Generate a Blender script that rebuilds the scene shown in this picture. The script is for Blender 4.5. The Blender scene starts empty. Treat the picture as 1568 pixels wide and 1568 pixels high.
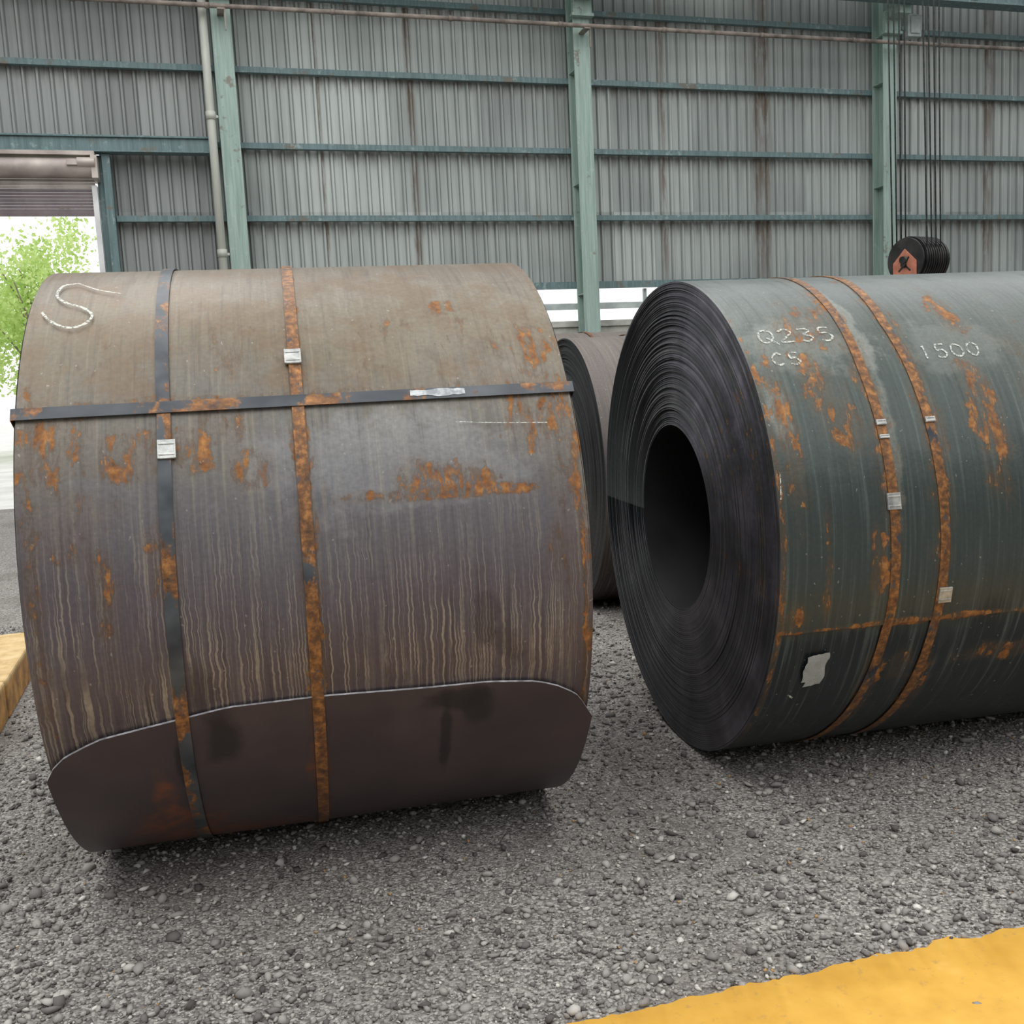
import bpy, bmesh, math, random
import numpy as np
from mathutils import Vector, Matrix
random.seed(4); rng=np.random.default_rng(7)
scn=bpy.context.scene
rad=math.radians
def lin(c):
    c=c/255.
    return c/12.92 if c<=.04045 else ((c+.055)/1.055)**2.4
def C(r,g,b): return (lin(r),lin(g),lin(b),1)

# ---------------------------------------------------------------- node helper
class NT:
    def __init__(s,name):
        s.mat=bpy.data.materials.new(name); s.mat.use_nodes=True
        s.t=s.mat.node_tree; s.t.nodes.clear()
        s.out=s.t.nodes.new('ShaderNodeOutputMaterial')
        s.bsdf=s.t.nodes.new('ShaderNodeBsdfPrincipled')
        s.t.links.new(s.bsdf.outputs[0],s.out.inputs[0])
    def new(s,ty): return s.t.nodes.new(ty)
    def put(s,inp,v):
        if v is None: return
        if isinstance(v,bpy.types.NodeSocket): s.t.links.new(v,inp)
        else: inp.default_value=v
    def m(s,op,a,b=None,c=None,clamp=False):
        n=s.new('ShaderNodeMath'); n.operation=op; n.use_clamp=clamp
        s.put(n.inputs[0],a); s.put(n.inputs[1],b); s.put(n.inputs[2],c)
        return n.outputs[0]
    def uv(s):
        n=s.new('ShaderNodeTexCoord'); x=s.new('ShaderNodeSeparateXYZ')
        s.t.links.new(n.outputs['UV'],x.inputs[0]); return x.outputs[0],x.outputs[1]
    def obj(s):
        n=s.new('ShaderNodeTexCoord'); return n.outputs['Object']
    def sep(s,v):
        x=s.new('ShaderNodeSeparateXYZ'); s.put(x.inputs[0],v); return x.outputs
    def vec(s,x,y=0.,z=0.):
        n=s.new('ShaderNodeCombineXYZ'); s.put(n.inputs[0],x);s.put(n.inputs[1],y);s.put(n.inputs[2],z); return n.outputs[0]
    def vm(s,v,sc):
        n=s.new('ShaderNodeVectorMath'); n.operation='MULTIPLY'; s.put(n.inputs[0],v); n.inputs[1].default_value=sc; return n.outputs[0]
    def noise(s,v,scale=1.,detail=4.,rough=.55,dist=0.,col=False):
        n=s.new('ShaderNodeTexNoise'); s.put(n.inputs['Vector'],v)
        n.inputs['Scale'].default_value=scale;n.inputs['Detail'].default_value=detail
        n.inputs['Roughness'].default_value=rough;n.inputs['Distortion'].default_value=dist
        return n.outputs['Color'] if col else n.outputs[0]
    def vor(s,v,scale):
        n=s.new('ShaderNodeTexVoronoi'); n.feature='F1'; s.put(n.inputs['Vector'],v); n.inputs['Scale'].default_value=scale
        n.voronoi_dimensions='2D'
        return n.outputs['Distance'],n.outputs['Color']
    def ss(s,x,a,b,lo=0.,hi=1.):
        n=s.new('ShaderNodeMapRange'); n.interpolation_type='SMOOTHSTEP'
        s.put(n.inputs[0],x); s.put(n.inputs[1],a); s.put(n.inputs[2],b); n.inputs[3].default_value=lo; n.inputs[4].default_value=hi
        return n.outputs[0]
    def mix(s,f,a,b,mode='MIX'):
        n=s.new('ShaderNodeMix'); n.data_type='RGBA'; n.blend_type=mode
        s.put(n.inputs[0],f); s.put(n.inputs[6],a); s.put(n.inputs[7],b); return n.outputs[2]
    def ramp(s,f,stops):
        n=s.new('ShaderNodeValToRGB'); cr=n.color_ramp
        while len(cr.elements)<len(stops): cr.elements.new(.5)
        for e,(p,c) in zip(cr.elements,stops): e.position=p; e.color=c
        s.put(n.inputs[0],f); return n.outputs[0]
    def bump(s,h,strength=.3,dist=.01):
        n=s.new('ShaderNodeBump'); n.inputs['Strength'].default_value=strength; n.inputs['Distance'].default_value=dist
        s.put(n.inputs['Height'],h); return n.outputs[0]
    def fin(s,col,rough=.6,metal=0.,normal=None,spec=None,alpha=None):
        s.put(s.bsdf.inputs['Base Color'],col); s.put(s.bsdf.inputs['Roughness'],rough); s.put(s.bsdf.inputs['Metallic'],metal)
        if normal is not None: s.put(s.bsdf.inputs['Normal'],normal)
        if spec is not None: s.put(s.bsdf.inputs['Specular IOR Level'],spec)
        if alpha is not None: s.put(s.bsdf.inputs['Alpha'],alpha)
        return s.mat
    def ell(s,u,p,u0,p0,ru,rp,wob):
        a=s.m('DIVIDE',s.m('SUBTRACT',u,u0),ru); b=s.m('DIVIDE',s.m('SUBTRACT',p,p0),rp)
        d=s.m('SQRT',s.m('ADD',s.m('MULTIPLY',a,a),s.m('MULTIPLY',b,b)))
        d=s.m('ADD',d,wob)
        return s.ss(d,1.25,.55)

RUST2=C(108,70,42)
def rustcol(T,v):
    return T.ramp(T.noise(v,30,3,.6),[(.3,RUST2),(.5,C(158,102,48)),(.72,C(200,142,78))])

# ---------------------------------------------------------------- materials : coils
def coil_skin(name,kind):
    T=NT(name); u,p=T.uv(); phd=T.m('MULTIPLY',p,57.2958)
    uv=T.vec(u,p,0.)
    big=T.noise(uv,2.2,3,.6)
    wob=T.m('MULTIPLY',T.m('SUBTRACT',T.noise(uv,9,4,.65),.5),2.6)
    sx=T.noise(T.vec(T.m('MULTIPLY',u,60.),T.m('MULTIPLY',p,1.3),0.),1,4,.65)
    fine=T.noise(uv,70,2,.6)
    t=T.m('ADD',T.m('DIVIDE',T.m('ADD',phd,60.),150.),T.m('MULTIPLY',T.m('SUBTRACT',big,.5),.22))  # tone by angle: scale colour with some light on top, shade below painted in
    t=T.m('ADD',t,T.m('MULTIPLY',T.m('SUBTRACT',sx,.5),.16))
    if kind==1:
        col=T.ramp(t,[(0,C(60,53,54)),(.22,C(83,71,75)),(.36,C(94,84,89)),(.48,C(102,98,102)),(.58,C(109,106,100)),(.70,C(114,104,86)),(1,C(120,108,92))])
        spots=[(.05,25,.20,8,.9),(.35,25,.22,5,.9),(.10,14,.16,8,.75),(.30,22,.3,3,.8),(.54,29,.1,5,.75),(1.12,14.2,.36,1.4,1.),(1.12,17,.16,3.5,1.),(1.45,26,.16,7,.95),(1.49,10,.08,22,.75),(.55,45,.12,9,.7),(1.2,53,.06,3.2,1.05),(.74,8,.034,72,.92),(1.46,42,.07,10,.95),(.36,6,.05,8,.85),(1.0,33,.6,1.6,.75),(.45,33,.5,1.5,.85),(.03,8,.025,30,.85),(.6,20,.08,4,.9),(1.3,40,.14,14,.65),(1.53,0,.018,60,.9),(.2,4,.04,12,.75),(1.0,45,.1,14,.6),(.22,48,.1,12,.55)]
    elif kind==2:
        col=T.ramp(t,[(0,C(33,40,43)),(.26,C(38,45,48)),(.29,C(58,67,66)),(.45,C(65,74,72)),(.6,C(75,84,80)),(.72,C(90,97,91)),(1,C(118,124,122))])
        spots=[(.40,30,.05,50,.9),(.59,30,.05,50,.9),(.84,54,.06,12,1.),(.80,25,.07,18,.97),(.07,25,.05,20,.92),(.22,33,.07,12,.95),(.30,25,.055,8,.9),(.35,-4,.045,9,1.),(.5,-17.4,.7,1.1,1.1),(.95,-28,.25,3,.95),(.05,-15,.06,3.5,.95),(.28,50,.12,10,.85),(.012,0,.014,60,.95),(.4,-35,.045,16,.9),(.60,-35,.045,14,.9),(1.05,20,.1,30,.8),(.17,-6,.018,14,.85),(.5,-30,.05,5,.85)]
    else:
        col=T.ramp(t,[(0,C(52,45,43)),(.5,C(94,86,83)),(1,C(118,109,103))])
        spots=[(.3,30,.2,20,.3)]
    col=T.mix(T.ss(sx,.5,.72,0,.4),col,C(152,144,130) if kind!=2 else C(114,125,120))
    col=T.mix(T.ss(sx,.46,.3,0,.45),col,C(58,53,50) if kind!=2 else C(44,53,52))
    if kind==1:
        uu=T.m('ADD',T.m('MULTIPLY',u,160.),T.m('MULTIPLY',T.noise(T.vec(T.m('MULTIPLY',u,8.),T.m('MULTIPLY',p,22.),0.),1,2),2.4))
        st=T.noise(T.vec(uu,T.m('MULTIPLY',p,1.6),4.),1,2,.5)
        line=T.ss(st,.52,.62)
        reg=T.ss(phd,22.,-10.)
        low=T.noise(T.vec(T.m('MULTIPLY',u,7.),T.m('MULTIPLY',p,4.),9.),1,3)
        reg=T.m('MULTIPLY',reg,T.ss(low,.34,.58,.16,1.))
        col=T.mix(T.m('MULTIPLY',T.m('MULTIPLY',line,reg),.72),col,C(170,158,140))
        # darker run marks over the upper part
        up=T.ss(T.noise(T.vec(T.m('MULTIPLY',u,45.),T.m('MULTIPLY',p,3.),7.),1,3,.6),.52,.66)
        col=T.mix(T.m('MULTIPLY',T.m('MULTIPLY',up,T.ss(phd,10.,30.)),.4),col,C(74,66,56))
        for (a,b,c,d) in [(1.22,-6,.04,6),(1.28,-12,.05,4),(.42,-14,.04,5)]:
            col=T.mix(T.m('MULTIPLY',T.ell(u,phd,a,b,c,d,wob),.5),col,C(62,52,54))
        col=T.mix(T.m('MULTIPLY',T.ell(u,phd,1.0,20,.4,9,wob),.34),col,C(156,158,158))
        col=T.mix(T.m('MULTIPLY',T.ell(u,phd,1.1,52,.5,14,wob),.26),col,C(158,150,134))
        br=T.m('MULTIPLY',T.ss(phd,31.,36.),T.ss(T.noise(uv,5,4,.7),.42,.62))
        col=T.mix(T.m('MULTIPLY',br,.5),col,C(112,86,56))
    if kind==2:
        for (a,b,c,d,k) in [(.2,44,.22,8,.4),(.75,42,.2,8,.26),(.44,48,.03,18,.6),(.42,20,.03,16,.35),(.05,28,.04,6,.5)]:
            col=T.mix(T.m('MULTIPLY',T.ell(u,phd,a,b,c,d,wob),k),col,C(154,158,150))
    mask=None
    bn=T.noise(T.vec(T.m('MULTIPLY',u,22.),T.m('MULTIPLY',p,6.5),2.),1,6,.74,.3)
    for (a,b,c,d,k) in spots:
        e=T.m('MULTIPLY',T.ell(u,phd,a,b,c,d,wob),k)
        mask=e if mask is None else T.m('MAXIMUM',mask,e)
    thr=T.m('SUBTRACT',.80,T.m('MULTIPLY',mask,.32))
    rm=T.ss(bn,thr,T.m('ADD',thr,.07))
    rm=T.m('MULTIPLY',rm,.85)
    ring=T.m('MULTIPLY',T.ss(bn,T.m('SUBTRACT',thr,.06),thr),.45)
    col=T.mix(T.m('MULTIPLY',mask,.26),col,C(112,88,60))
    col=T.mix(ring,col,C(82,66,50))
    col=T.mix(rm,col,rustcol(T,uv))
    fl=T.ss(T.noise(T.vec(T.m('MULTIPLY',u,60.),T.m('MULTIPLY',p,45.),5.),1,1),.735,.76)
    col=T.mix(T.m('MULTIPLY',fl,.5),col,C(165,160,150))
    col=T.mix(T.ss(fine,.3,.7,0,.2),col,C(44,42,42))
    rough=T.m('ADD',T.m('MULTIPLY',rm,.35),T.m('ADD',{1:.36,2:.26,3:.5}[kind],T.m('MULTIPLY',sx,.16)))
    h=T.m('ADD',T.m('MULTIPLY',fine,.3),T.m('MULTIPLY',big,6. if kind==2 else 4.))
    return T.fin(col,rough,.25,T.bump(h,.5,.0035),.5)

def coil_edge(name,dark=False):
    T=NT(name); v=T.obj()
    n=T.noise(v,5,3); n2=T.noise(v,60,2,.6)
    f=T.m('ADD',T.m('MULTIPLY',n,.8),T.m('MULTIPLY',n2,.2))
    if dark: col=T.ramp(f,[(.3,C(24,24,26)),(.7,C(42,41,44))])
    else: col=T.ramp(f,[(.3,C(58,58,62)),(.5,C(82,80,86)),(.7,C(114,110,118))])
    return T.fin(col,T.ss(n2,.3,.7,.42,.55),.6)
def tail_skin():
    T=NT("tail_skin"); u,p=T.uv(); phd=T.m('MULTIPLY',p,57.2958); uv=T.vec(u,p,0.)
    big=T.noise(uv,2.5,4,.6); wob=T.m('MULTIPLY',T.m('SUBTRACT',T.noise(uv,9,4,.65),.5),1.6)
    col=T.ramp(big,[(.3,C(61,52,53)),(.5,C(72,61,62)),(.7,C(84,70,70))])
    for (a,b,c,d) in [(.46,-24,.05,6),(.35,-29,.025,6),(1.13,-22,.11,2.5),(1.1,-30,.02,11),(1.2,-24,.05,4)]:
        col=T.mix(T.m('MULTIPLY',T.ell(u,phd,a,b,c,d,wob),.8),col,C(38,33,34))
    m=None
    for (a,b,c,d) in [(.30,-50,.14,9),(.73,-40,.025,26),(.40,-60,.3,8),(.72,-36,.04,4),(.28,-40,.04,8)]:
        e=T.ell(u,phd,a,b,c,d,wob); m=e if m is None else T.m('MAXIMUM',m,e)
    bn=T.noise(uv,14,5,.7)
    col=T.mix(T.m('MULTIPLY',m,T.ss(bn,.42,.58,.2,.8)),col,C(124,72,46))
    return T.fin(col,T.m('ADD',.36,T.m('MULTIPLY',big,.2)),.2,T.bump(big,.5,.01))
def cut_edge():
    T=NT("cut_edge"); n=T.noise(T.obj(),40,2)
    return T.fin(T.ramp(n,[(.3,C(140,138,142)),(.7,C(216,216,220))]),.4,.4)
def bore_skin():
    T=NT("bore_skin"); n=T.noise(T.obj(),4,3)
    return T.fin(T.ramp(n,[(.3,C(24,24,26)),(.7,C(44,43,45))]),.6,.2)  # near-black colour stands in for the shade inside the bore
def strap_mat(name,rustamt):
    T=NT(name); u,p=T.uv(); uv=T.vec(u,p,0.)
    n=T.noise(T.vec(T.m('MULTIPLY',u,10.),T.m('MULTIPLY',p,5.),rustamt*9),1,5,.7)
    base=T.ramp(T.noise(uv,9,3),[(.3,C(46,50,56)),(.7,C(86,90,94))])
    dirt=T.ramp(T.noise(uv,40,4,.65),[(.32,C(74,55,42)),(.5,C(124,84,50)),(.7,C(182,126,70))])
    col=T.mix(T.ss(n,.74-rustamt*.42,.80-rustamt*.42),base,dirt)
    return T.fin(col,.45,.3)
def simple(name,c1,c2,scale=8,rough=.7,metal=0.,bs=.3,bd=.004,stretch=(1,1,1),lo=.35,hi=.65):
    T=NT(name); v=T.vm(T.obj(),stretch); n=T.noise(v,scale,4,.6)
    return T.fin(T.ramp(n,[(lo,c1),(hi,c2)]),rough,metal,T.bump(n,bs,bd))

# ---------------------------------------------------------------- mesh helper
def mkobj(name,verts,faces,mats=(),fm=None,smooth=None,uvs=None,parent=None,loc=None,rotz=0.):
    me=bpy.data.meshes.new(name); me.from_pydata([tuple(v) for v in verts],[],[tuple(f) for f in faces])
    for m in mats: me.materials.append(m)
    if fm is not None: me.polygons.foreach_set('material_index',fm)
    if smooth is not None: me.polygons.foreach_set('use_smooth',smooth)
    if uvs is not None:
        l=me.uv_layers.new(name='UVMap'); l.data.foreach_set('uv',np.array(uvs,dtype=np.float32).ravel())
    me.update(); o=bpy.data.objects.new(name,me); scn.collection.objects.link(o)
    if parent: o.parent=parent
    if loc: o.location=loc
    o.rotation_euler[2]=rotz
    return o
def empty(name,loc=(0,0,0),rotz=0.):
    o=bpy.data.objects.new(name,None); scn.collection.objects.link(o); o.location=loc; o.rotation_euler[2]=rotz; o.empty_display_size=.2; return o
class MB:
    def __init__(s): s.v=[];s.f=[];s.m=[];s.sm=[]
    def box(s,a,b,mi=0,M=None):
        i=len(s.v)
        for z in (a[2],b[2]):
            for x,y in ((a[0],a[1]),(b[0],a[1]),(b[0],b[1]),(a[0],b[1])):
                q=Vector((x,y,z)); s.v.append(M@q if M else q)
        for f in ((0,3,2,1),(4,5,6,7),(0,1,5,4),(1,2,6,5),(2,3,7,6),(3,0,4,7)):
            s.f.append([i+k for k in f]); s.m.append(mi); s.sm.append(False)
    def tube(s,p0,p1,r,n=14,mi=0,r1=None,cap=True):
        p0=Vector(p0);p1=Vector(p1);d=(p1-p0).normalized()
        a=d.orthogonal().normalized();b=d.cross(a); i=len(s.v); r1=r if r1 is None else r1
        for p,rr in ((p0,r),(p1,r1)):
            for k in range(n):
                t=2*math.pi*k/n; s.v.append(p+a*(math.cos(t)*rr)+b*(math.sin(t)*rr))
        for k in range(n):
            s.f.append([i+k,i+(k+1)%n,i+n+(k+1)%n,i+n+k]); s.m.append(mi); s.sm.append(True)
        if cap:
            s.f.append([i+k for k in range(n)][::-1]);s.m.append(mi);s.sm.append(False)
            s.f.append([i+n+k for k in range(n)]);s.m.append(mi);s.sm.append(False)
    def lathe(s,prof,p0,axis,n=40,mi=0,smooth=False):
        p0=Vector(p0);d=Vector(axis).normalized();a=d.orthogonal().normalized();b=d.cross(a);i=len(s.v);m=len(prof)
        for (h,r) in prof:
            for k in range(n):
                t=2*math.pi*k/n; s.v.append(p0+d*h+a*(math.cos(t)*r)+b*(math.sin(t)*r))
        for j in range(m-1):
            for k in range(n):
                s.f.append([i+j*n+k,i+j*n+(k+1)%n,i+(j+1)*n+(k+1)%n,i+(j+1)*n+k]);s.m.append(mi);s.sm.append(smooth)
    def obj(s,name,mats,parent=None,loc=None,rotz=0.,bevel=0):
        o=mkobj(name,s.v,s.f,mats,s.m,s.sm,None,parent,loc,rotz)
        if bevel:
            b=o.modifiers.new('bv','BEVEL'); b.width=bevel; b.segments=2; b.limit_method='ANGLE'
        return o

# ---------------------------------------------------------------- coils
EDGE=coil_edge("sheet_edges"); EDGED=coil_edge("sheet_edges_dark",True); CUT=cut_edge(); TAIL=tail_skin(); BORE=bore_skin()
STR_D=strap_mat("strap_steel",.55); STR_R=strap_mat("strap_rusty",.85)
GALV=simple("seal_zinc",C(150,152,150),C(205,205,200),30,.35,.6)
def chalk_mat(name,lo,hi,mx):
    T=NT(name); n=T.noise(T.obj(),110,2,.7)
    return T.fin(C(216,218,208),.9,0,None,.1,T.ss(n,lo,hi,0.05,mx))
CHALK=chalk_mat("chalk",.36,.54,.9); CHALKF=chalk_mat("chalk_faint",.38,.58,.85)

def pos(s,phi,r):   # local: x along axis, front = -y
    return (s,-r*math.cos(phi),r*math.sin(phi))

def build_coil(name,cx,cy,yaw,R,W,ri,t,dirn,phi_end,skin,jag=.004,tail=None,seg=128,seed=1,edge=None):
    edge=edge or EDGED
    rg=np.random.default_rng(seed)
    root=empty(name,(cx,cy,R),yaw)
    N=(R-ri)/t; A=2*math.pi*N; n=int(N*seg)
    aa=np.linspace(-A,0,n+1)
    kn=np.arange(-A-1,2,2.3); oL=np.interp(aa,kn,rg.normal(0,jag,len(kn))); oR=np.interp(aa,kn,rg.normal(0,jag,len(kn)))
    phis=phi_end+dirn*aa; rr=R+t*aa/(2*math.pi)
    amp=.25+.75*np.clip(np.sin(phis)+.35,0,1)
    kn2=np.arange(-A-1,2,1.3); ch=np.interp(aa,kn2,rg.uniform(.05,.9,len(kn2)))*t*amp
    fade=np.clip(-aa/(2*math.pi)/1.2,0,1); oL*=fade; oR*=fade; oL=oL*amp
    V=[];F=[];M=[];S=[];UV=[]
    for i in range(n+1):
        ph=phis[i]; r=rr[i]; rin=r-t*.93; a=oL[i]; b=W+oR[i]; c=ch[i]
        V+= [pos(a+c,ph,r),pos(b-c,ph,r),pos(a,ph,rin),pos(b,ph,rin),pos(a,ph,rin),pos(a+c,ph,r),pos(b,ph,rin),pos(b-c,ph,r)]
    two=2*math.pi
    for i in range(n):
        p0,p1=phis[i],phis[i+1]; pm=(p0+p1)/2; base=(pm+math.pi)%two-math.pi-pm
        u0,u1=p0+base,p1+base; j=i*8;k=j+8
        inner=4 if i<seg*1.2 else 0
        quads=[((j,j+1,k+1,k),0,True,((0,u0),(W,u0),(W,u1),(0,u1))),
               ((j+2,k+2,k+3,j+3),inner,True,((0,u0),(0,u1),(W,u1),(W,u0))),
               ((j+4,j+5,k+5,k+4),1,False,((0,u0),(.01,u0),(.01,u1),(0,u1))),
               ((j+6,k+6,k+7,j+7),1,False,((0,u0),(0,u1),(.01,u1),(.01,u0)))]
        for q,mi,sm,uvq in quads:
            if dirn<0: q=q[::-1];uvq=uvq[::-1]
            F.append(q);M.append(mi);S.append(sm);UV+=list(uvq)
    j=n*8; i0=len(V); V+=[V[j],V[j+1],V[j+3],V[j+2]]; F.append((i0,i0+1,i0+2,i0+3)); M.append(2);S.append(False);UV+=[(0,0)]*4
    mkobj("wound_sheet",V,F,[skin,edge,CUT,TAIL,BORE],M,S,UV,root)
    if tail:
        V=[];F=[];M=[];S=[];UV=[]; K=110
        ss=sorted(set(list(np.linspace(0,1,41))+[.004,.008,.015,.035,.985,.992,.996,.965]))
        ts=[a for a,_ in tail];tp=[rad(b) for _,b in tail]
        ns=len(ss)
        grid=[]
        for q in ss:
            pe=float(np.interp(q*ts[-1]+(1-q)*ts[0],ts,tp)); row=[]
            for k in range(K+1):
                f=k/K; f=1-(1-f)**1.3
                ph=-math.pi+(pe+math.pi)*f
                d=pe-ph
                lift=.006*math.exp(-d/.12)+.010*math.exp(-d/.25)*(abs(q-.5)*2)**6
                wd=max(0,min(1,(ph+math.pi)/1.2))
                s_=q*W+wd*(-.008+q*.02)
                row.append((s_,ph,R+t*(ph+math.pi)/two+lift))
            grid.append(row)
        for row in grid:
            for (s_,ph,r) in row: V.append(pos(s_,ph,r))
        off=len(V)
        for row in grid:
            for (s_,ph,r) in row: V.append(pos(s_,ph,r-t*.86))
        id=lambda a,b:a*(K+1)+b
        for a in range(ns-1):
            for b in range(K):
                q=(id(a,b),id(a+1,b),id(a+1,b+1),id(a,b+1)); F.append(q);M.append(3);S.append(True)
                UV+=[(V[x][0], grid[x//(K+1)][x%(K+1)][1]) for x in q]
                q2=tuple(x+off for x in q[::-1]); F.append(q2);M.append(3);S.append(True);UV+=[(0,0)]*4
        def rim(idx,mi):
            for a,b in zip(idx[:-1],idx[1:]):
                i0=len(V); V.extend([V[a],V[b],V[b+off],V[a+off]]); F.append((i0,i0+1,i0+2,i0+3)); M.append(mi);S.append(False);UV.extend([(0,0)]*4)
        rim([id(a,K) for a in range(ns)],2)
        rim([id(0,b) for b in range(K+1)][::-1],1)
        rim([id(ns-1,b) for b in range(K+1)],1)
        mkobj("tail_lap",V,F,[skin,edge,CUT,TAIL],M,S,UV,root)
    return root

def hoop(root,R,s0,w,mat,off=.003,wig=None,name="hoop_strap",th=.0018,lift=None):
    n=216; V=[];F=[];UV=[]
    for k in range(n):
        ph=-math.pi+2*math.pi*k/n; pd=math.degrees(ph)
        c=s0+(np.interp(pd,[a for a,_ in wig],[b for _,b in wig]) if wig else 0)
        lf=np.interp(pd,[a for a,_ in lift],[b for _,b in lift]) if lift else 0
        for (ds,dr) in ((-w/2,-.001),(-w/2,th),(w/2,th),(w/2,-.001)): V.append(pos(c+ds,ph,R+off+dr+lf))
    for k in range(n):
        j=k*4; l=((k+1)%n)*4; u0=-math.pi+2*math.pi*k/n; u1=u0+2*math.pi/n
        for a in range(3):
            F.append((j+a,j+a+1,l+a+1,l+a)); x0=s0+(a-1)*w; UV+=[(x0,u0),(x0+w,u0),(x0+w,u1),(x0,u1)]
    return mkobj(name,V,F,[mat],None,None,UV,root)
def ribbon(root,R,pts,w,mat,off=.002,name="mark",sub=6):
    P=[]
    m=len(pts)
    for i in range(m-1):
        p0=np.array(pts[max(i-1,0)],float);p1=np.array(pts[i],float);p2=np.array(pts[i+1],float);p3=np.array(pts[min(i+2,m-1)],float)
        for k in range(sub):
            t=k/sub; P.append(.5*((2*p1)+(-p0+p2)*t+(2*p0-5*p1+4*p2-p3)*t*t+(-p0+3*p1-3*p2+p3)*t**3))
    P.append(np.array(pts[-1],float)); P=np.array(P); Q=P.copy(); Q[:,1]=np.radians(P[:,1])*R
    d=np.gradient(Q,axis=0); d/=np.linalg.norm(d,axis=1)[:,None]+1e-9; nn=np.stack([-d[:,1],d[:,0]],1)
    V=[];F=[];UV=[]
    for q,n_ in zip(Q,nn):
        ww=w*(.7+.6*random.random())
        for sg in (-.5,.5):
            a=q+n_*sg*ww; V.append(pos(a[0],a[1]/R,R+off))
    for i in range(len(Q)-1): F.append((2*i,2*i+1,2*i+3,2*i+2)); UV+=[(V[x][0],Q[i][1]/R) for x in (2*i,2*i+1,2*i+3,2*i+2)]
    return mkobj(name,V,F,[mat],None,None,UV,root)
def clip(root,R,s,phd,w=.042,h=.055,name="strap_seal"):
    mb=MB(); ph=rad(phd)
    M=Matrix.Translation(pos(s,ph,R+.004))@Matrix.Rotation(-ph,4,'X')
    mb.box((-w/2,-.004,-h/2),(w/2,.003,h/2),0,M)
    for z in (-h*.28,h*.28): mb.box((-w/2-.001,-.006,z-.003),(w/2+.001,-.003,z+.003),0,M)
    mb.box((-w/2-.003,-.005,-h/2),(-w/2+.003,.004,h/2),0,M); mb.box((w/2-.003,-.005,-h/2),(w/2+.003,.004,h/2),0,M)
    return mb.obj(name,[GALV],root,bevel=.0015)

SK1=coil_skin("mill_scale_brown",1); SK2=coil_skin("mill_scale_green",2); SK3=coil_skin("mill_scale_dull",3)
tail=[(-.004,-28.5),(.02,-26),(.053,-24.1),(.143,-21.6),(.316,-19.9),(.492,-18.2),(.759,-18.1),(1.037,-18.8),(1.23,-19),(1.38,-20),(1.46,-21.8),(1.51,-24),(1.56,-29)]
R1=.9918
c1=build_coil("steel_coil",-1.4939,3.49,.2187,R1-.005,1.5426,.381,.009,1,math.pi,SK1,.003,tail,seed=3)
LFT=[(-180,-.003),(-120,-.0015),(-19.5,.0065),(-18.6,.0065),(-15.5,-.003),(180,-.003)]
hoop(c1,R1,.375,.036,STR_D,.000,[(-60,-.022),(-8,-.006),(30,.006),(78,-.01)],lift=LFT)
hoop(c1,R1,.737,.034,STR_R,.000,[(-60,-.01),(0,0),(78,.01)],lift=LFT)
clip(c1,R1-.003,.386,24.3); clip(c1,R1-.003,.738,40.7)
def eye_strap(root,R,W,ri,phd,w=.036):
    ph=rad(phd); o=.001; path=[(-.006,ri-.01),(-.006,R+o),(W+.006,R+o),(W+.006,ri-.01)]
    pts=[]
    for (a,b),(c,d) in zip(path,path[1:]+path[:1]):
        for k in range(24): pts.append((a+(c-a)*k/24,b+(d-b)*k/24))
    V=[];F=[];UV=[];n=len(pts)
    for (s,r) in pts:
        for k in (-.5,.5):
            q=Vector(pos(s,ph,r)); q+=Vector((0,math.sin(ph),math.cos(ph)))*(k*w); V.append(q)
    for i in range(n):
        j=2*i;l=2*((i+1)%n); F.append((j,j+1,l+1,l)); UV+=[(pts[i][0]*.5,ph),(pts[i][0]*.5,ph+.03),(pts[(i+1)%n][0]*.5,ph+.03),(pts[(i+1)%n][0]*.5,ph)]
    ob=mkobj("eye_strap",V,F,[STR_D],None,None,UV,root)
    sm=ob.modifiers.new('s','SOLIDIFY'); sm.thickness=.002; sm.offset=0
eye_strap(c1,R1,1.5426,.381,31.7)
M_=simple("strap_bare",C(120,124,128),C(185,186,186),30,.35,.5)
ribbon(c1,R1,[(1.06,31.9),(1.14,31.8),(1.22,31.8)],.022,M_,.0035,"strap_joint")
ribbon(c1,R1,[(.25,61),(.18,63),(.12,66.5)],.005,CHALK,.0005,"chalk_mark",8)
ribbon(c1,R1,[(.12,66.5),(.08,65.5),(.07,61),(.10,58),(.15,56),(.18,53.5),(.165,51),(.12,50),(.07,52),(.04,55)],.0085,CHALK,.0005,"chalk_mark",8)
ribbon(c1,R1,[(1.18,26.2),(1.3,25.6),(1.45,25.1)],.003,CHALKF,.0002,"scuff_mark")

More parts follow.
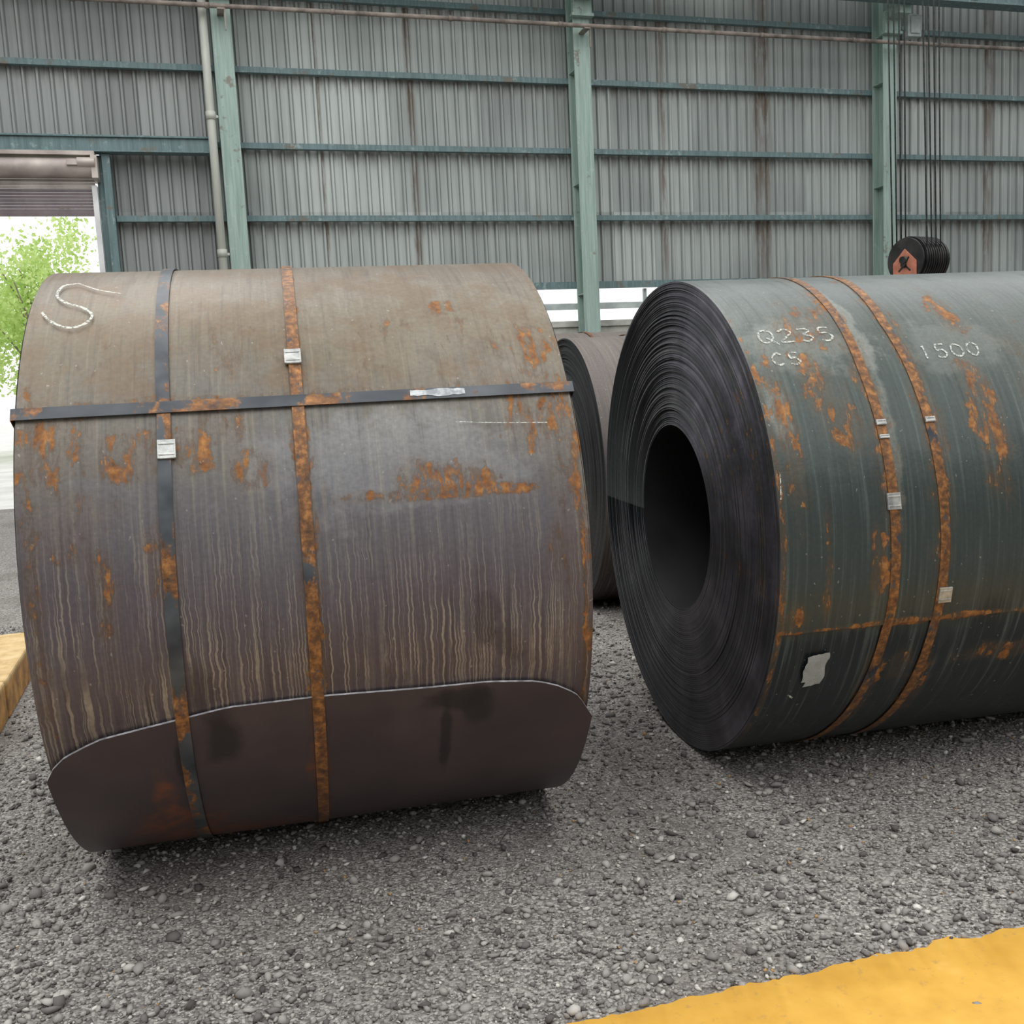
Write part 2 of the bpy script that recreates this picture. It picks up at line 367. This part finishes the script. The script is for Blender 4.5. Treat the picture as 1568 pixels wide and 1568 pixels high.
R2=.9504
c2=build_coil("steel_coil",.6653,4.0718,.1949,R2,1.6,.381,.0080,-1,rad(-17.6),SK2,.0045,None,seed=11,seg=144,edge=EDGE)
L2=[(-180,-.003),(-19,-.005),(-16,0),(180,-.003)]
hoop(c2,R2,.405,.034,STR_R,.001,[(-60,-.03),(-41,-.015),(-12,.005),(20,0),(36,-.003),(81,.03)],lift=L2)
hoop(c2,R2,.590,.034,STR_R,.001,[(-60,-.015),(0,0),(50,-.015),(77,.03)],lift=L2)
clip(c2,R2,.405,8);clip(c2,R2,.60,-12)
clip(c2,R2,.405,24,.03,.02);clip(c2,R2,.585,24,.03,.02);clip(c2,R2,.405,21,.03,.014)
def glyphs(root,R,txt,s0,ph0,cw,chh,slope=0,w=.007):
    G={'Q':[[(.5,1),(.1,.8),(.05,.3),(.4,0),(.85,.25),(.85,.8),(.5,1)],[(.5,.35),(1.05,-.15)]],
       '2':[[(.1,.8),(.5,1),(.85,.75),(.5,.35),(.1,0),(.9,.02)]],
       '3':[[(.1,.95),(.6,1),(.8,.75),(.4,.55),(.85,.3),(.5,0),(.1,.1)]],
       '5':[[(.85,1),(.25,.98),(.2,.6),(.6,.6),(.85,.3),(.5,0),(.1,.08)]],
       'C':[[(.85,.85),(.5,1),(.12,.7),(.12,.3),(.5,0),(.85,.15)]],
       '1':[[(.4,.9),(.5,1),(.5,0)]],
       '0':[[(.5,1),(.12,.75),(.12,.25),(.5,0),(.88,.25),(.88,.75),(.5,1)]]}
    for i,chh_ in enumerate(txt):
        for st in G.get(chh_,[]):
            ribbon(root,R,[(s0+(i+x*.8)*cw+random.uniform(-.002,.002),ph0+y*chh+slope*i+random.uniform(-.12,.12)) for x,y in st],w,CHALKF,.0008,"chalk_writing",5)
glyphs(c2,R2,"Q235",.08,44.8,.074,4.0,0)
glyphs(c2,R2,"C5",.09,38.5,.06,3.2,0)
glyphs(c2,R2,"1500",.64,38.3,.062,3.6,.15)
def label(root,R):
    T=NT("label_paper"); u,p=T.uv()
    br=T.new('ShaderNodeTexBrick'); T.put(br.inputs['Vector'],T.vec(T.m('MULTIPLY',u,60.),T.m('MULTIPLY',p,120.),0.))
    br.inputs['Color1'].default_value=C(205,210,205);br.inputs['Color2'].default_value=C(190,196,192);br.inputs['Mortar'].default_value=C(120,125,128);br.inputs['Mortar Size'].default_value=.05;br.inputs['Scale'].default_value=1
    n=T.noise(T.obj(),30,3)
    mat=T.fin(T.mix(T.ss(n,.5,.7,0,.5),br.outputs[0],C(150,150,142)),.6,0,T.bump(n,.5,.004))
    V=[];F=[];UV=[];a,b=10,12
    for i in range(a+1):
        for j in range(b+1):
            s=.13+.078*i/a+.004*math.sin(j*.9); ph=-23.5-8.5*j/b+.7*i/a
            V.append(pos(s,rad(ph),R+.001+.004*random.random()))
            UV.append((s,rad(ph)))
    UVl=[]
    for i in range(a):
        for j in range(b):
            if (i<2 and j>b-3) : continue
            q=(i*(b+1)+j,(i+1)*(b+1)+j,(i+1)*(b+1)+j+1,i*(b+1)+j+1);F.append(q);UVl+=[UV[x] for x in q]
    mkobj("paper_label",V,F,[mat],None,[True]*len(F),UVl,root)
label(c2,R2)
for a,b,c in [((.10,-34),(.12,-35.2),.008),((.02,15),(.012,10),.004)]:
    ribbon(c2,R2,[a,((a[0]+b[0])/2,(a[1]+b[1])/2),b],c,CHALKF,.0012,"scuff_mark")

c3=build_coil("steel_coil",.40,6.95,.2,.92,1.5,.381,.012,-1,rad(-120),SK3,.003,None,seg=96,seed=5)
hoop(c3,.92,.45,.034,STR_R,.001)
c4=build_coil("steel_coil",.25,9.4,.2,1.0,1.8,.381,.012,-1,rad(-120),SK3,.003,None,seg=96,seed=6)
hoop(c4,1.0,.5,.034,STR_R,.001)
# unseen extra coil, added to keep light out of the right coil's bore
c5=build_coil("steel_coil",.6653+1.85*math.cos(.1949),4.0718+1.85*math.sin(.1949),.1949,.94,1.5,.381,.012,-1,rad(-120),SK2,.003,None,seg=96,seed=8)
hoop(c5,.94,.5,.034,STR_R,.001)

# ---------------------------------------------------------------- wall frame
WY=.2792; Dc=16.85
def wobj(mb,name,mats,bevel=0): return mb.obj(name,mats,None,(0,0,0),WY,bevel)
def clad_mat(name,main):
    T=NT(name); v=T.obj(); x,y,z=T.sep(v)
    if not main:
        st=T.noise(T.vec(T.m('MULTIPLY',T.m('ADD',x,y),5.),0.,T.m('MULTIPLY',z,.5)),1,3,.6)
        return T.fin(T.ramp(st,[(.3,C(110,114,112)),(.7,C(150,155,150))]),.6)
    pan=T.m('FLOOR',T.m('DIVIDE',x,.8)); row=T.m('FLOOR',T.m('DIVIDE',z,2.3))
    wn=T.new('ShaderNodeTexWhiteNoise'); wn.noise_dimensions='2D'; T.put(wn.inputs[0],T.vec(pan,row,0.))
    st=T.noise(T.vec(T.m('MULTIPLY',x,12.),T.m('MULTIPLY',z,.5),0.),1,4,.65)
    big=T.noise(v,.35,2,.6)
    f=T.m('ADD',T.m('MULTIPLY',wn.outputs[0],.22),T.m('ADD',T.m('MULTIPLY',st,.45),T.m('MULTIPLY',big,.5)))
    col=T.ramp(f,[(.32,C(122,127,126)),(.52,C(152,158,155)),(.78,C(186,192,188))])
    col=T.mix(T.ss(x,.6,.2,0,.4),col,C(112,110,113))
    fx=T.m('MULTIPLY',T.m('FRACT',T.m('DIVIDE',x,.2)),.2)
    e1=T.ss(T.m('ABSOLUTE',T.m('SUBTRACT',fx,.122)),.012,.004); e2=T.ss(T.m('ABSOLUTE',T.m('SUBTRACT',fx,.190)),.010,.003)  # dark lines at rib edges, rib shade put into the sheet colour
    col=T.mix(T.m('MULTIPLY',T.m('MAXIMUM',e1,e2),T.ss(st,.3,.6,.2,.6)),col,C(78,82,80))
    g=None
    for (a,w) in [(3.55,.10),(10.25,.28),(15.4,.18),(2.0,.05),(8.2,.1)]:
        e=T.ss(T.m('ABSOLUTE',T.m('SUBTRACT',x,a)),w,w*.3); g=e if g is None else T.m('MAXIMUM',g,e)
    dn=T.noise(T.vec(T.m('MULTIPLY',x,9.),T.m('MULTIPLY',z,1.2),3.),1,4,.7)
    zr=T.m('FRACT',T.m('DIVIDE',T.m('SUBTRACT',z,3.27),1.17))
    g=T.m('MULTIPLY',g,T.ss(zr,.0,1.,.45,1.))
    col=T.mix(T.m('MULTIPLY',g,T.ss(dn,.38,.56,.25,.85)),col,C(98,80,66))
    col=T.mix(T.m('MULTIPLY',T.ss(zr,.7,1.),T.ss(dn,.42,.62,0,.65)),col,C(102,92,84))
    return T.fin(col,.6,.0,None,.3)
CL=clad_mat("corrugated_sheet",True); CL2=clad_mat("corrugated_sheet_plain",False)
def cladding(mb,s0,s1,z0,z1,D,fn=None,pitch=.2):
    k_=pitch/.2
    prof=[(0,0),(.125*k_,0),(.14*k_,-.045*k_),(.17*k_,-.045*k_),(.185*k_,0)]; pts=[]
    n0=math.floor(s0/pitch)
    for k in range(n0,int(s1/pitch)+1):
        for (a,b) in prof:
            x=k*pitch+a
            if s0<=x<=s1: pts.append((x,b))
    i=len(mb.v)
    for (x,b) in pts:
        for z in (z0,z1): mb.v.append(Vector(fn(x,b,z)) if fn else Vector((x,D+b,z)))
    for q in range(len(pts)-1):
        a=i+2*q; mb.f.append([a,a+2,a+3,a+1]);mb.m.append(0);mb.sm.append(False)
mb=MB(); Dw=17.36
cladding(mb,-14,24,5.62,7.97,Dw); cladding(mb,-14,24,7.95,12,Dw+.02)
cladding(mb,-1.5,24,3.27,5.64,Dw+.02); cladding(mb,-14,-6.2,3.27,5.64,Dw+.02)
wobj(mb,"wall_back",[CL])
# side walls and the wall behind the photographer
mb=MB(); cladding(mb,-14,17.15,0,9,0,lambda x,b,z:(-14.1-b,x,z),.4); wobj(mb,"wall_left",[CL2])
mb=MB(); cladding(mb,-14,17.15,0,9,0,lambda x,b,z:(24.1+b,x,z),.4); wobj(mb,"wall_right",[CL2])
mb=MB(); cladding(mb,-14,-3,0,9,0,lambda x,b,z:(x,-14-b,z),.4); cladding(mb,5,24,0,9,0,lambda x,b,z:(x,-14-b,z),.4); cladding(mb,-3,5,5.5,9,0,lambda x,b,z:(x,-14-b,z),.4)
wobj(mb,"wall_front",[CL2])
BR=simple("painted_masonry",C(150,150,142),C(190,190,182),3,.85)
mb=MB()
for a,b in ((-14,-6.45),(-1.29,24)):
    mb.box((a,Dw-.1,0),(b,Dw+.14,2.55)); mb.box((a,Dw-.15,2.55),(b,Dw+.2,2.66))
wobj(mb,"wall_base",[BR],.01)
def teal_mat(name,c1,c2,rust=.3):
    T=NT(name); v=T.obj(); x,y,z=T.sep(v)
    n=T.noise(v,3.,4,.7); st=T.noise(T.vec(T.m('MULTIPLY',x,20.),T.m('MULTIPLY',y,20.),T.m('MULTIPLY',z,1.)),1,4,.65)
    col=T.ramp(st,[(.35,c1),(.65,c2)])
    col=T.mix(T.ss(n,.62-.1*rust,.70-.1*rust,0,.7),col,C(110,96,80))
    col=T.mix(T.ss(T.noise(v,7.,4,.7),.58,.68,0,.35),col,C(176,192,186))
    return T.fin(col,.55,0,None)
TEAL=teal_mat("girt_paint",C(84,106,108),C(110,132,133),.4)
TEALC=teal_mat("column_paint",C(130,152,144),C(160,180,171),0.)
mb=MB()
for a,b in ((-14,-6.45),(-1.29,24)):
    mb.box((a,Dw-.05,2.87),(b,Dw+.03,2.98))
    x=a
    while x<b:
        mb.box((x,Dw-.04,2.662),(x+.06,Dw+.02,3.22)); x+=3
wobj(mb,"window_1",[simple("window_frame",C(160,170,168),C(196,204,200),4,.5)])
def girt(name,z,s0,s1,D=17.2,h=.09,mat=None):
    mb=MB(); s0=max(s0,-13.85); s1=min(s1,23.85)
    mb.box((s0,D-.0,z-h/2),(s1,D+.005,z+h/2)); mb.box((s0,D+.005,z+h/2-.006),(s1,D+.1,z+h/2)); mb.box((s0,D+.005,z-h/2),(s1,D+.1,z-h/2+.006))
    return wobj(mb,name,[mat or TEAL])
for z in (6.80,7.96,9.1,10.2): girt("steel_girt",z,-14,24)
girt("steel_girt",5.62,.31,24); girt("steel_girt",5.62,-14,-6.6)
girt("steel_girt",4.47,-1.29,24); girt("steel_girt",3.29,-1.29,24,h=.12)
girt("steel_girt",4.47,-14,-6.5); girt("steel_girt",3.29,-14,-6.5,h=.12)
mb=MB(); mb.box((-6.55,17.02,5.46),(.3,17.2,5.66)); mb.box((-6.55,16.98,5.66),(.3,17.2,5.69)); mb.box((-6.55,16.98,5.44),(.3,17.2,5.46))
wobj(mb,"door_lintel",[TEAL],.004)
def column(name,s,top=12.):
    mb=MB(); w=.15
    mb.box((s-w,Dc,0),(s+w,Dc+.02,top)); mb.box((s-w,Dc+.32,0),(s+w,Dc+.34,top)); mb.box((s-.008,Dc+.02,0),(s+.008,Dc+.32,top))
    for z in (1.2,3.1,5.0,6.9,7.75): mb.box((s-w+.01,Dc+.02,z),(s+w-.01,Dc+.32,z+.014))
    mb.box((s-.26,Dc-.1,-.0),(s+.26,Dc+.34,.03))
    mb.box((s-.2,Dc-.12,7.74),(s+.2,Dc,7.79)); mb.box((s-.17,Dc-.1,7.79),(s+.17,Dc-.002,8.12))
    mb.box((s-.15,Dc-.42,8.0),(s+.15,Dc,8.148))
    return wobj(mb,name,[TEALC],.004)
for s in (.53,6.50,12.70,18.8,-6.75): column("steel_column",s)
mb=MB(); mb.box((13.0,Dc-.14,7.7),(13.3,Dc+.05,8.1)); mb.box((13.05,Dc-.17,7.75),(13.25,Dc-.14,8.05)); mb.tube((13.15,Dc-.05,8.1),(13.15,Dc-.05,8.7),.03); mb.box((12.97,Dc-.02,7.85),(13.0,Dc+.0,7.92))
wobj(mb,"junction_box",[simple("box_grey",C(150,160,158),C(185,194,190),5,.5)],.01)
mb=MB(); mb.tube((.26,16.8,0),(.26,16.8,12),.065,20)
for z in (1.5,3.8,5.9,8.3): mb.tube((.26,16.8,z),(.26,16.8,z+.12),.078,20); mb.box((.26,16.79,z+.03),(.37,16.84,z+.07))
wobj(mb,"drain_pipe",[simple("pipe_white",C(160,162,152),C(196,198,188),3,.5,stretch=(1,1,.2))])
mb=MB(); zz=7.53
mb.tube((-13.9,16.6,zz),(23.9,16.6,zz),.036,14)
x=-13
while x<23.8: mb.tube((x,16.6,zz),(x+.07,16.6,zz),.046,14); x+=1.9
for s in (.53,6.5): mb.box((s-.05,16.55,zz-.06),(s+.05,16.848,zz-.035)); mb.box((s+.05,16.58,zz-.35),(s+.07,16.61,zz))
wobj(mb,"conduit_pipe",[simple("pipe_rusty",C(100,90,84),C(154,142,132),4,.6)])
mb=MB(); mb.box((-13.9,16.15,8.15),(23.9,16.45,8.18)); mb.box((-13.9,16.29,8.18),(23.9,16.31,8.9)); mb.box((-13.9,16.15,8.9),(23.9,16.45,8.93))
x=-13.5
while x<23.8: mb.box((x,16.17,8.18),(x+.012,16.43,8.9)); x+=1.2
wobj(mb,"crane_runway_girder",[TEAL])
SHT=simple("shutter_metal",C(160,148,142),C(196,186,178),2,.5,.2)
SHD=simple("shutter_dark",C(96,84,88),C(120,108,110),2,.5,.1)
mb=MB()
mb.tube((-6.3,17.0,5.2),(-1.55,17.0,5.2),.15,24,0)
mb.box((-6.3,16.86,5.36),(-1.5,17.3,5.42),0)
for k in range(11):
    z=4.56+k*.05; mb.box((-6.25,17.12,z),(-1.55,17.15,z+.044),1 if k<7 else 0)
mb.box((-6.25,17.08,4.50),(-1.55,17.18,4.57),1)
mb.box((-1.56,16.85,5.02),(-1.47,17.3,5.36),0); mb.tube((-1.75,16.85,5.25),(-1.5,16.85,5.25),.07,16,0); mb.box((-1.9,16.8,5.2),(-1.6,16.86,5.28),0)
mb.box((-6.4,16.85,5.02),(-6.28,17.3,5.4),0)
mb.box((-1.60,17.06,0),(-1.52,17.2,4.95),2); mb.box((-6.3,17.06,0),(-6.2,17.2,4.95),2)
mb.box((-1.42,17.08,0),(-1.30,17.3,5.43),3); mb.box((-6.42,17.02,0),(-6.3,17.3,5.43),3)
mb.box((-1.52,17.2,0),(-1.42,17.3,5.43),3)
wobj(mb,"door_1",[SHT,SHD,simple("guide_white",C(200,200,200),C(225,225,225),3,.4),TEAL],.003)

# ---------------------------------------------------------------- ground
def gravel_mat():
    T=NT("gravel_ground"); v=T.obj()
    d1,c1=T.vor(v,110)
    g1=T.sep(c1)[0]
    big=T.noise(v,1.1,3,.6); mid=T.noise(v,16,4,.7); fine=T.noise(v,260,2,.6)
    f=T.m('ADD',T.m('MULTIPLY',g1,.5),T.m('ADD',T.m('MULTIPLY',mid,.2),T.m('MULTIPLY',fine,.3)))
    col=T.ramp(f,[(.15,C(86,82,79)),(.4,C(136,131,127)),(.62,C(167,162,156)),(.85,C(206,202,195))])
    col=T.mix(T.ss(d1,.45,.8,0,.6),col,C(76,72,69))  # gaps between grains darkened, their shadow painted into the colour
    col=T.mix(T.ss(big,.46,.62,0,.45),col,C(114,107,101))
    col=T.mix(T.ss(mid,.56,.72,0,.4),col,C(104,98,92))
    h=T.m('SUBTRACT',T.m('MULTIPLY',mid,1.2),d1)
    return T.fin(col,.9,0,T.bump(h,.85,.006),.2)
GR=gravel_mat()
def slab(name,a,b,c,d,z,mat):
    mb=MB(); mb.v=[Vector((a,c,z)),Vector((b,c,z)),Vector((b,d,z)),Vector((a,d,z))]; mb.f=[[0,1,2,3]];mb.m=[0];mb.sm=[False]
    return wobj(mb,name,[mat])
slab("floor",-14.3,24.3,-14.3,17.5,0,GR)
YC=simple("yard_concrete",C(206,204,198),C(230,228,222),.8,.9)
slab("ground_outside",-160,160,-160,160,-.02,YC)
def stones(name,xs,ys,rs,seed):
    rg=np.random.default_rng(seed); n=len(xs)
    bm=bmesh.new(); bmesh.ops.create_icosphere(bm,subdivisions=1,radius=1); bv=np.array([v.co[:] for v in bm.verts]); bf=np.array([[v.index for v in f.verts] for f in bm.faces]); bm.free()
    k=len(bv)
    P=bv[None]*(1+rg.uniform(-.45,.35,(n,k,1)))*np.stack([rg.uniform(.7,1.5,n),rg.uniform(.6,1.1,n),rg.uniform(.35,.8,n)],1)[:,None,:]*rs[:,None,None]
    a=rg.uniform(0,6.28,n);b=rg.normal(0,.4,n)
    ca,sa=np.cos(a)[:,None],np.sin(a)[:,None];cb,sb=np.cos(b)[:,None],np.sin(b)[:,None]
    x,y,z=P[...,0],P[...,1],P[...,2]; y,z=y*cb-z*sb,y*sb+z*cb; x,y=x*ca-y*sa,x*sa+y*ca
    z=z-z.min(1)[:,None]*.75
    P=np.stack([x+xs[:,None],y+ys[:,None],z],2).reshape(-1,3)
    Fc=(bf[None]+np.arange(n)[:,None,None]*k).reshape(-1,3)
    me=bpy.data.meshes.new(name); me.vertices.add(len(P)); me.vertices.foreach_set('co',P.astype(np.float32).ravel())
    me.loops.add(Fc.size); me.loops.foreach_set('vertex_index',Fc.astype(np.int32).ravel())
    me.polygons.add(len(Fc)); me.polygons.foreach_set('loop_start',np.arange(0,Fc.size,3,dtype=np.int32)); me.polygons.foreach_set('loop_total',np.full(len(Fc),3,dtype=np.int32))
    me.update(calc_edges=True)
    base=np.clip(rg.normal(.45,.22,n),.02,1.); tint=np.where((rg.random(n)<.006)&(rs<.009),1.,0.)
    colr=np.zeros((n,k,4),np.float32); colr[...,0]=base[:,None];colr[...,1]=tint[:,None];colr[...,3]=1
    at=me.color_attributes.new('stone','FLOAT_COLOR','POINT'); at.data.foreach_set('color',colr.ravel())
    T=NT("crushed_stone"); an=T.new('ShaderNodeAttribute'); an.attribute_name='stone'; r,g,_=T.sep(an.outputs['Color'])
    col=T.ramp(r,[(0,C(80,76,74)),(.4,C(136,131,127)),(.7,C(168,163,157)),(1,C(214,210,202))])
    col=T.mix(g,col,C(176,140,94))
    me.materials.append(T.fin(col,.9,0,None,.2))
    o=bpy.data.objects.new(name,me); scn.collection.objects.link(o); return o
n=105000
yy=1.5+rng.random(n)**1.6*5.5; half=.62*yy+.6; xx=(rng.random(n)*2-1)*half
rs=np.clip(rng.lognormal(math.log(.0043),.55,n),.0018,.019)
line_y=2.2+.25*(xx-.1)
# no stones under coils or kerb footprint
def inrect(x,y,cx,cy,yaw,x0,x1,y0,y1):
    dx,dy=x-cx,y-cy; a=dx*math.cos(yaw)+dy*math.sin(yaw); b=-dx*math.sin(yaw)+dy*math.cos(yaw)
    return (a>x0)&(a<x1)&(b>y0)&(b<y1)
keep=((yy>line_y+.02)|(rng.random(n)<.004))&~inrect(xx,yy,-2.47,4.55,rad(18),-.8,.02,-.87,1.47)&~inrect(xx,yy,-1.4939,3.49,.2187,-.02,1.56,-.12,.12)&~inrect(xx,yy,.6653,4.0718,.1949,-.02,1.62,-.12,.12)
stones("loose_gravel",xx[keep],yy[keep],rs[keep],5)
def yellow():
    T=NT("yellow_paint"); v=T.obj(); n=T.noise(v,7,3,.6); n2=T.noise(v,90,3,.6)
    col=T.ramp(n,[(.3,C(206,154,56)),(.6,C(222,170,70)),(.8,C(232,186,96))])
    col=T.mix(T.ss(T.noise(v,30,4,.7),.58,.7,0,.5),col,C(176,138,80))
    mat=T.fin(col,.65,0,T.bump(T.m('ADD',n,T.m('MULTIPLY',n2,.2)),.4,.005))
    V=[];F=[];m=420
    r1=np.random.default_rng(2); jag=np.convolve(r1.normal(0,.016,m+1),np.ones(5)/5,'same'); jag2=np.convolve(r1.normal(0,.02,m+1),np.ones(3)/3,'same')
    for i in range(m+1):
        x=-2.5+6.5*i/m; y1=2.215+.262*(x-.1)+jag[i]; y0=y1-.42+jag2[i]-jag[i]
        V+=[(x,y0,0),(x,y0+.01,.006),(x,(y0+y1)/2,.008),(x,y1-.008,.006),(x,y1,0)]
    for i in range(m):
        for k in range(4): a=i*5+k; F.append((a,a+5,a+6,a+1))
    mkobj("yellow_floor_line",V,F,[mat],None,[True]*len(F))
yellow()
def kerbm():
    T=NT("kerb_paint"); v=T.obj(); n=T.noise(v,9,4,.65); x,y,z=T.sep(v)
    col=T.ramp(n,[(.3,C(176,146,98)),(.5,C(206,176,124)),(.7,C(220,194,148))])
    col=T.mix(T.ss(z,.19,.16,0,.85),col,T.ramp(n,[(.35,C(112,72,44)),(.65,C(190,136,58))]))
    return T.fin(col,.75,0,T.bump(n,.5,.008))
mb=MB(); mb.box((-.78,-.85,0),(0,.28,.2)); mb.box((-.78,.30,0),(0.005,1.45,.2)); mb.box((-.77,.27,.005),(-.01,.31,.185))
kb=mb.obj("yellow_kerb",[kerbm()],None,(-2.47,4.55,0),rad(18),bevel=.012)

# ---------------------------------------------------------------- crane hook block
BLK=simple("sheave_black",C(34,34,36),C(62,60,58),6,.45,.4); ORG=simple("hazard_orange",C(160,96,76),C(196,128,102),9,.5); CAB=simple("wire_rope",C(60,66,66),C(88,92,92),30,.5,.3)
CRN=simple("crane_paint",C(70,98,110),C(96,120,128),3,.5)
hk=empty("crane_hook_block",(4.50,11,2.66),0.0)
ax=Vector((math.cos(.5),math.sin(.5),0)); side=Vector((-ax.y,ax.x,0))
mb=MB()
offs=[-.10,-.03,.04,.11,.18]
for o_ in offs:
    mb.lathe([(-.026,.05),(-.026,.25),(-.012,.25),(-.006,.215),(.006,.215),(.012,.25),(.026,.25),(.026,.05)],ax*o_,ax,36,0)
    mb.tube(ax*(o_-.03),ax*(o_+.03),.09,20)
mb.tube(ax*-.22,ax*.25,.04,16)
mb.obj("sheaves",[BLK],hk)
mb=MB(); Mx=Matrix.Rotation(math.atan2(ax.y,ax.x),4,'Z')
def plate(o_,V,th,mi):
    M=Mx@Matrix.Translation((o_,0,0)); i=len(mb.v)
    for xx_ in (-th/2,th/2):
        for (a,b) in V: mb.v.append(M@Vector((xx_,a,b)))
    m=len(V); mb.f.append([i+k for k in range(m)][::-1]);mb.m.append(mi);mb.sm.append(False);mb.f.append([i+m+k for k in range(m)]);mb.m.append(mi);mb.sm.append(False)
    for k in range(m): mb.f.append([i+k,i+(k+1)%m,i+m+(k+1)%m,i+m+k]);mb.m.append(mi);mb.sm.append(False)
circ=[(.235*math.cos(a),.235*math.sin(a)) for a in np.linspace(0,2*math.pi,30,endpoint=False)]
for o_,sg in ((-.16,-1),(.24,1)):
    plate(o_,circ,.02,1)
    plate(o_+sg*.016,[(0,-.34),(.15,-.16),(.15,-.02),(.0,.12),(-.15,-.02),(-.15,-.16)],.012,0)
    M=Mx@Matrix.Translation((o_+sg*.024,0,-.05))
    for an in (55,125,-40,220): mb.box((-.003,.03,-.010),(.003,.10,.010),1,M@Matrix.Rotation(rad(an),4,'X'))
    mb.tube(M@Vector((0,0,0)),M@Vector((sg*.03,0,0)),.03,16,1)
mb.box((-.2,-.1,-.42),(.27,.1,-.29),0,Mx)
mb.obj("cheek_plates",[ORG,BLK],hk,bevel=.003)
mb=MB(); mb.tube((0,0,-.40),(0,0,-.5),.04,16,0)
pts=[Vector((.0,0,-.5))]+[ax*(.12*math.sin(a))+Vector((0,0,-.62+.12*math.cos(a))) for a in np.linspace(.0,4.4,16)]
for a,b in zip(pts[:-1],pts[1:]): mb.tube(a,b,.035,12,0)
mb.obj("hook",[BLK],hk)
mb=MB()
for i,o_ in enumerate(offs[:4]):
    for sg in (-1,1):
        b=ax*o_+side*(.225*sg); top=ax*(o_*1.6)+side*(.2*sg)+Vector((-.1,0,8.1)); mb.tube(b,top,.009,8)
mb.obj("wire_ropes",[CAB],hk)
mb=MB(); mb.box((-.5,-.4,8.0),(.55,.4,8.4),0,Mx); mb.box((-.7,-.6,8.4),(.75,.6,8.9),0,Mx); mb.obj("hoist_trolley",[CRN],hk,bevel=.02)
mb=MB()
for dx in (-.9,.9):
    mb.box((dx-.2,-12,-.0),(dx+.2,5.0,.04)); mb.box((dx-.02,-12,.04),(dx+.02,5.0,1.)); mb.box((dx-.2,-12,1.),(dx+.2,5.0,1.04))
mb.obj("bridge_crane_girder",[CRN],None,(4.50,11,11.6),WY)

# ---------------------------------------------------------------- trees outside
def leaf():
    T=NT("leaves"); n=T.noise(T.obj(),1.2,2)
    T.t.nodes.remove(T.bsdf)
    d=T.new('ShaderNodeBsdfDiffuse'); tr=T.new('ShaderNodeBsdfTranslucent'); mx=T.new('ShaderNodeMixShader')
    col=T.ramp(n,[(.3,C(172,200,116)),(.5,C(206,226,150)),(.7,C(228,240,184))])
    T.t.links.new(col,d.inputs[0]);T.t.links.new(col,tr.inputs[0]);mx.inputs[0].default_value=.5
    T.t.links.new(d.outputs[0],mx.inputs[1]);T.t.links.new(tr.outputs[0],mx.inputs[2]);T.t.links.new(mx.outputs[0],T.out.inputs[0]); return T.mat
LF=leaf(); BARK=simple("bark",C(120,110,98),C(150,140,124),6,.9)
def tree(x,y,h,sd,dens=95):
    rg=np.random.default_rng(sd); root=empty("street_tree",(x,y,-.02),0)
    mb=MB(); mb.tube((0,0,0),(0.1,0,h*.45),.16,12,0,.1)
    for k in range(9):
        a=rg.uniform(0,6.28); z=h*rg.uniform(.22,.45); e=Vector((math.cos(a)*h*.25*rg.uniform(.5,1),math.sin(a)*h*.25*rg.uniform(.5,1),z+h*rg.uniform(.15,.4)))
        mb.tube((.05,0,z),e,.06,8,0,.02)
    mb.obj("trunk",[BARK],root)
    V=[];F=[]
    cl=[]
    for k in range(62):
        q=rg.normal(0,1,3); q/=np.linalg.norm(q); rr=rg.random()**.4; cl.append(np.array([q[0]*h*.3*rr,q[1]*h*.3*rr,h*.60+q[2]*h*.38*rr]))
    for c in cl:
        for j in range(dens):
            p=c+rg.normal(0,h*.045,3); a=rg.normal(0,1,3);a/=np.linalg.norm(a);b=np.cross(a,rg.normal(0,1,3));b/=np.linalg.norm(b); s=rg.uniform(.06,.12)
            i=len(V); V+=[p-a*s,p+b*s*.6,p+a*s,p-b*s*.6]; F.append((i,i+1,i+2,i+3))
    mkobj("foliage",V,F,[LF],parent=root)
tree(-15.2,34,8.3,1,140); tree(-18.8,36,7.6,2); tree(-13.6,38,6.6,3); tree(-24,37,8,4)

# ---------------------------------------------------------------- light
w=bpy.data.worlds.new("overcast_sky"); scn.world=w; w.use_nodes=True; nt=w.node_tree; nt.nodes.clear()
bg=nt.nodes.new('ShaderNodeBackground'); wo=nt.nodes.new('ShaderNodeOutputWorld')
nt.links.new(bg.outputs[0],wo.inputs[0])
bg.inputs[0].default_value=(.97,.985,1,1)
bg.inputs[1].default_value=1.42
for (x,y) in ((-4,-2),(4,-2),(-4,9),(4,9)):
    l=bpy.data.lights.new("skylight_lamp",'AREA'); l.shape='RECTANGLE'; l.size=1.6; l.size_y=9; l.energy=340; l.color=(1,1,.98)
    o=bpy.data.objects.new("skylight_lamp",l); scn.collection.objects.link(o); o.location=(x,y,12.5)

# ---------------------------------------------------------------- camera
pitch,roll=.1234,-.0508
cp,sp_=math.cos(pitch),math.sin(pitch); cr,sr=math.cos(roll),math.sin(roll)
right=Vector((1,0,0)); up=Vector((0,sp_,cp)); fwd=Vector((0,cp,-sp_))
Rr=right*cr+up*sr; Uu=-right*sr+up*cr
M=Matrix(((Rr.x,Uu.x,-fwd.x,0),(Rr.y,Uu.y,-fwd.y,0),(Rr.z,Uu.z,-fwd.z,1.5115),(0,0,0,1)))
cd=bpy.data.cameras.new("camera"); cd.lens=35.04; cd.sensor_width=36; cd.clip_end=500
co=bpy.data.objects.new("camera",cd); scn.collection.objects.link(co); co.matrix_world=M; scn.camera=co
# square the building up with the world axes
bpy.context.view_layer.update()
RW=Matrix.Rotation(-WY,4,'Z')
for o in list(scn.objects):
    if o.parent is None: o.matrix_world=RW@o.matrix_world
try:
    scn.view_settings.view_transform='Standard'; scn.view_settings.look='None'
except Exception: pass
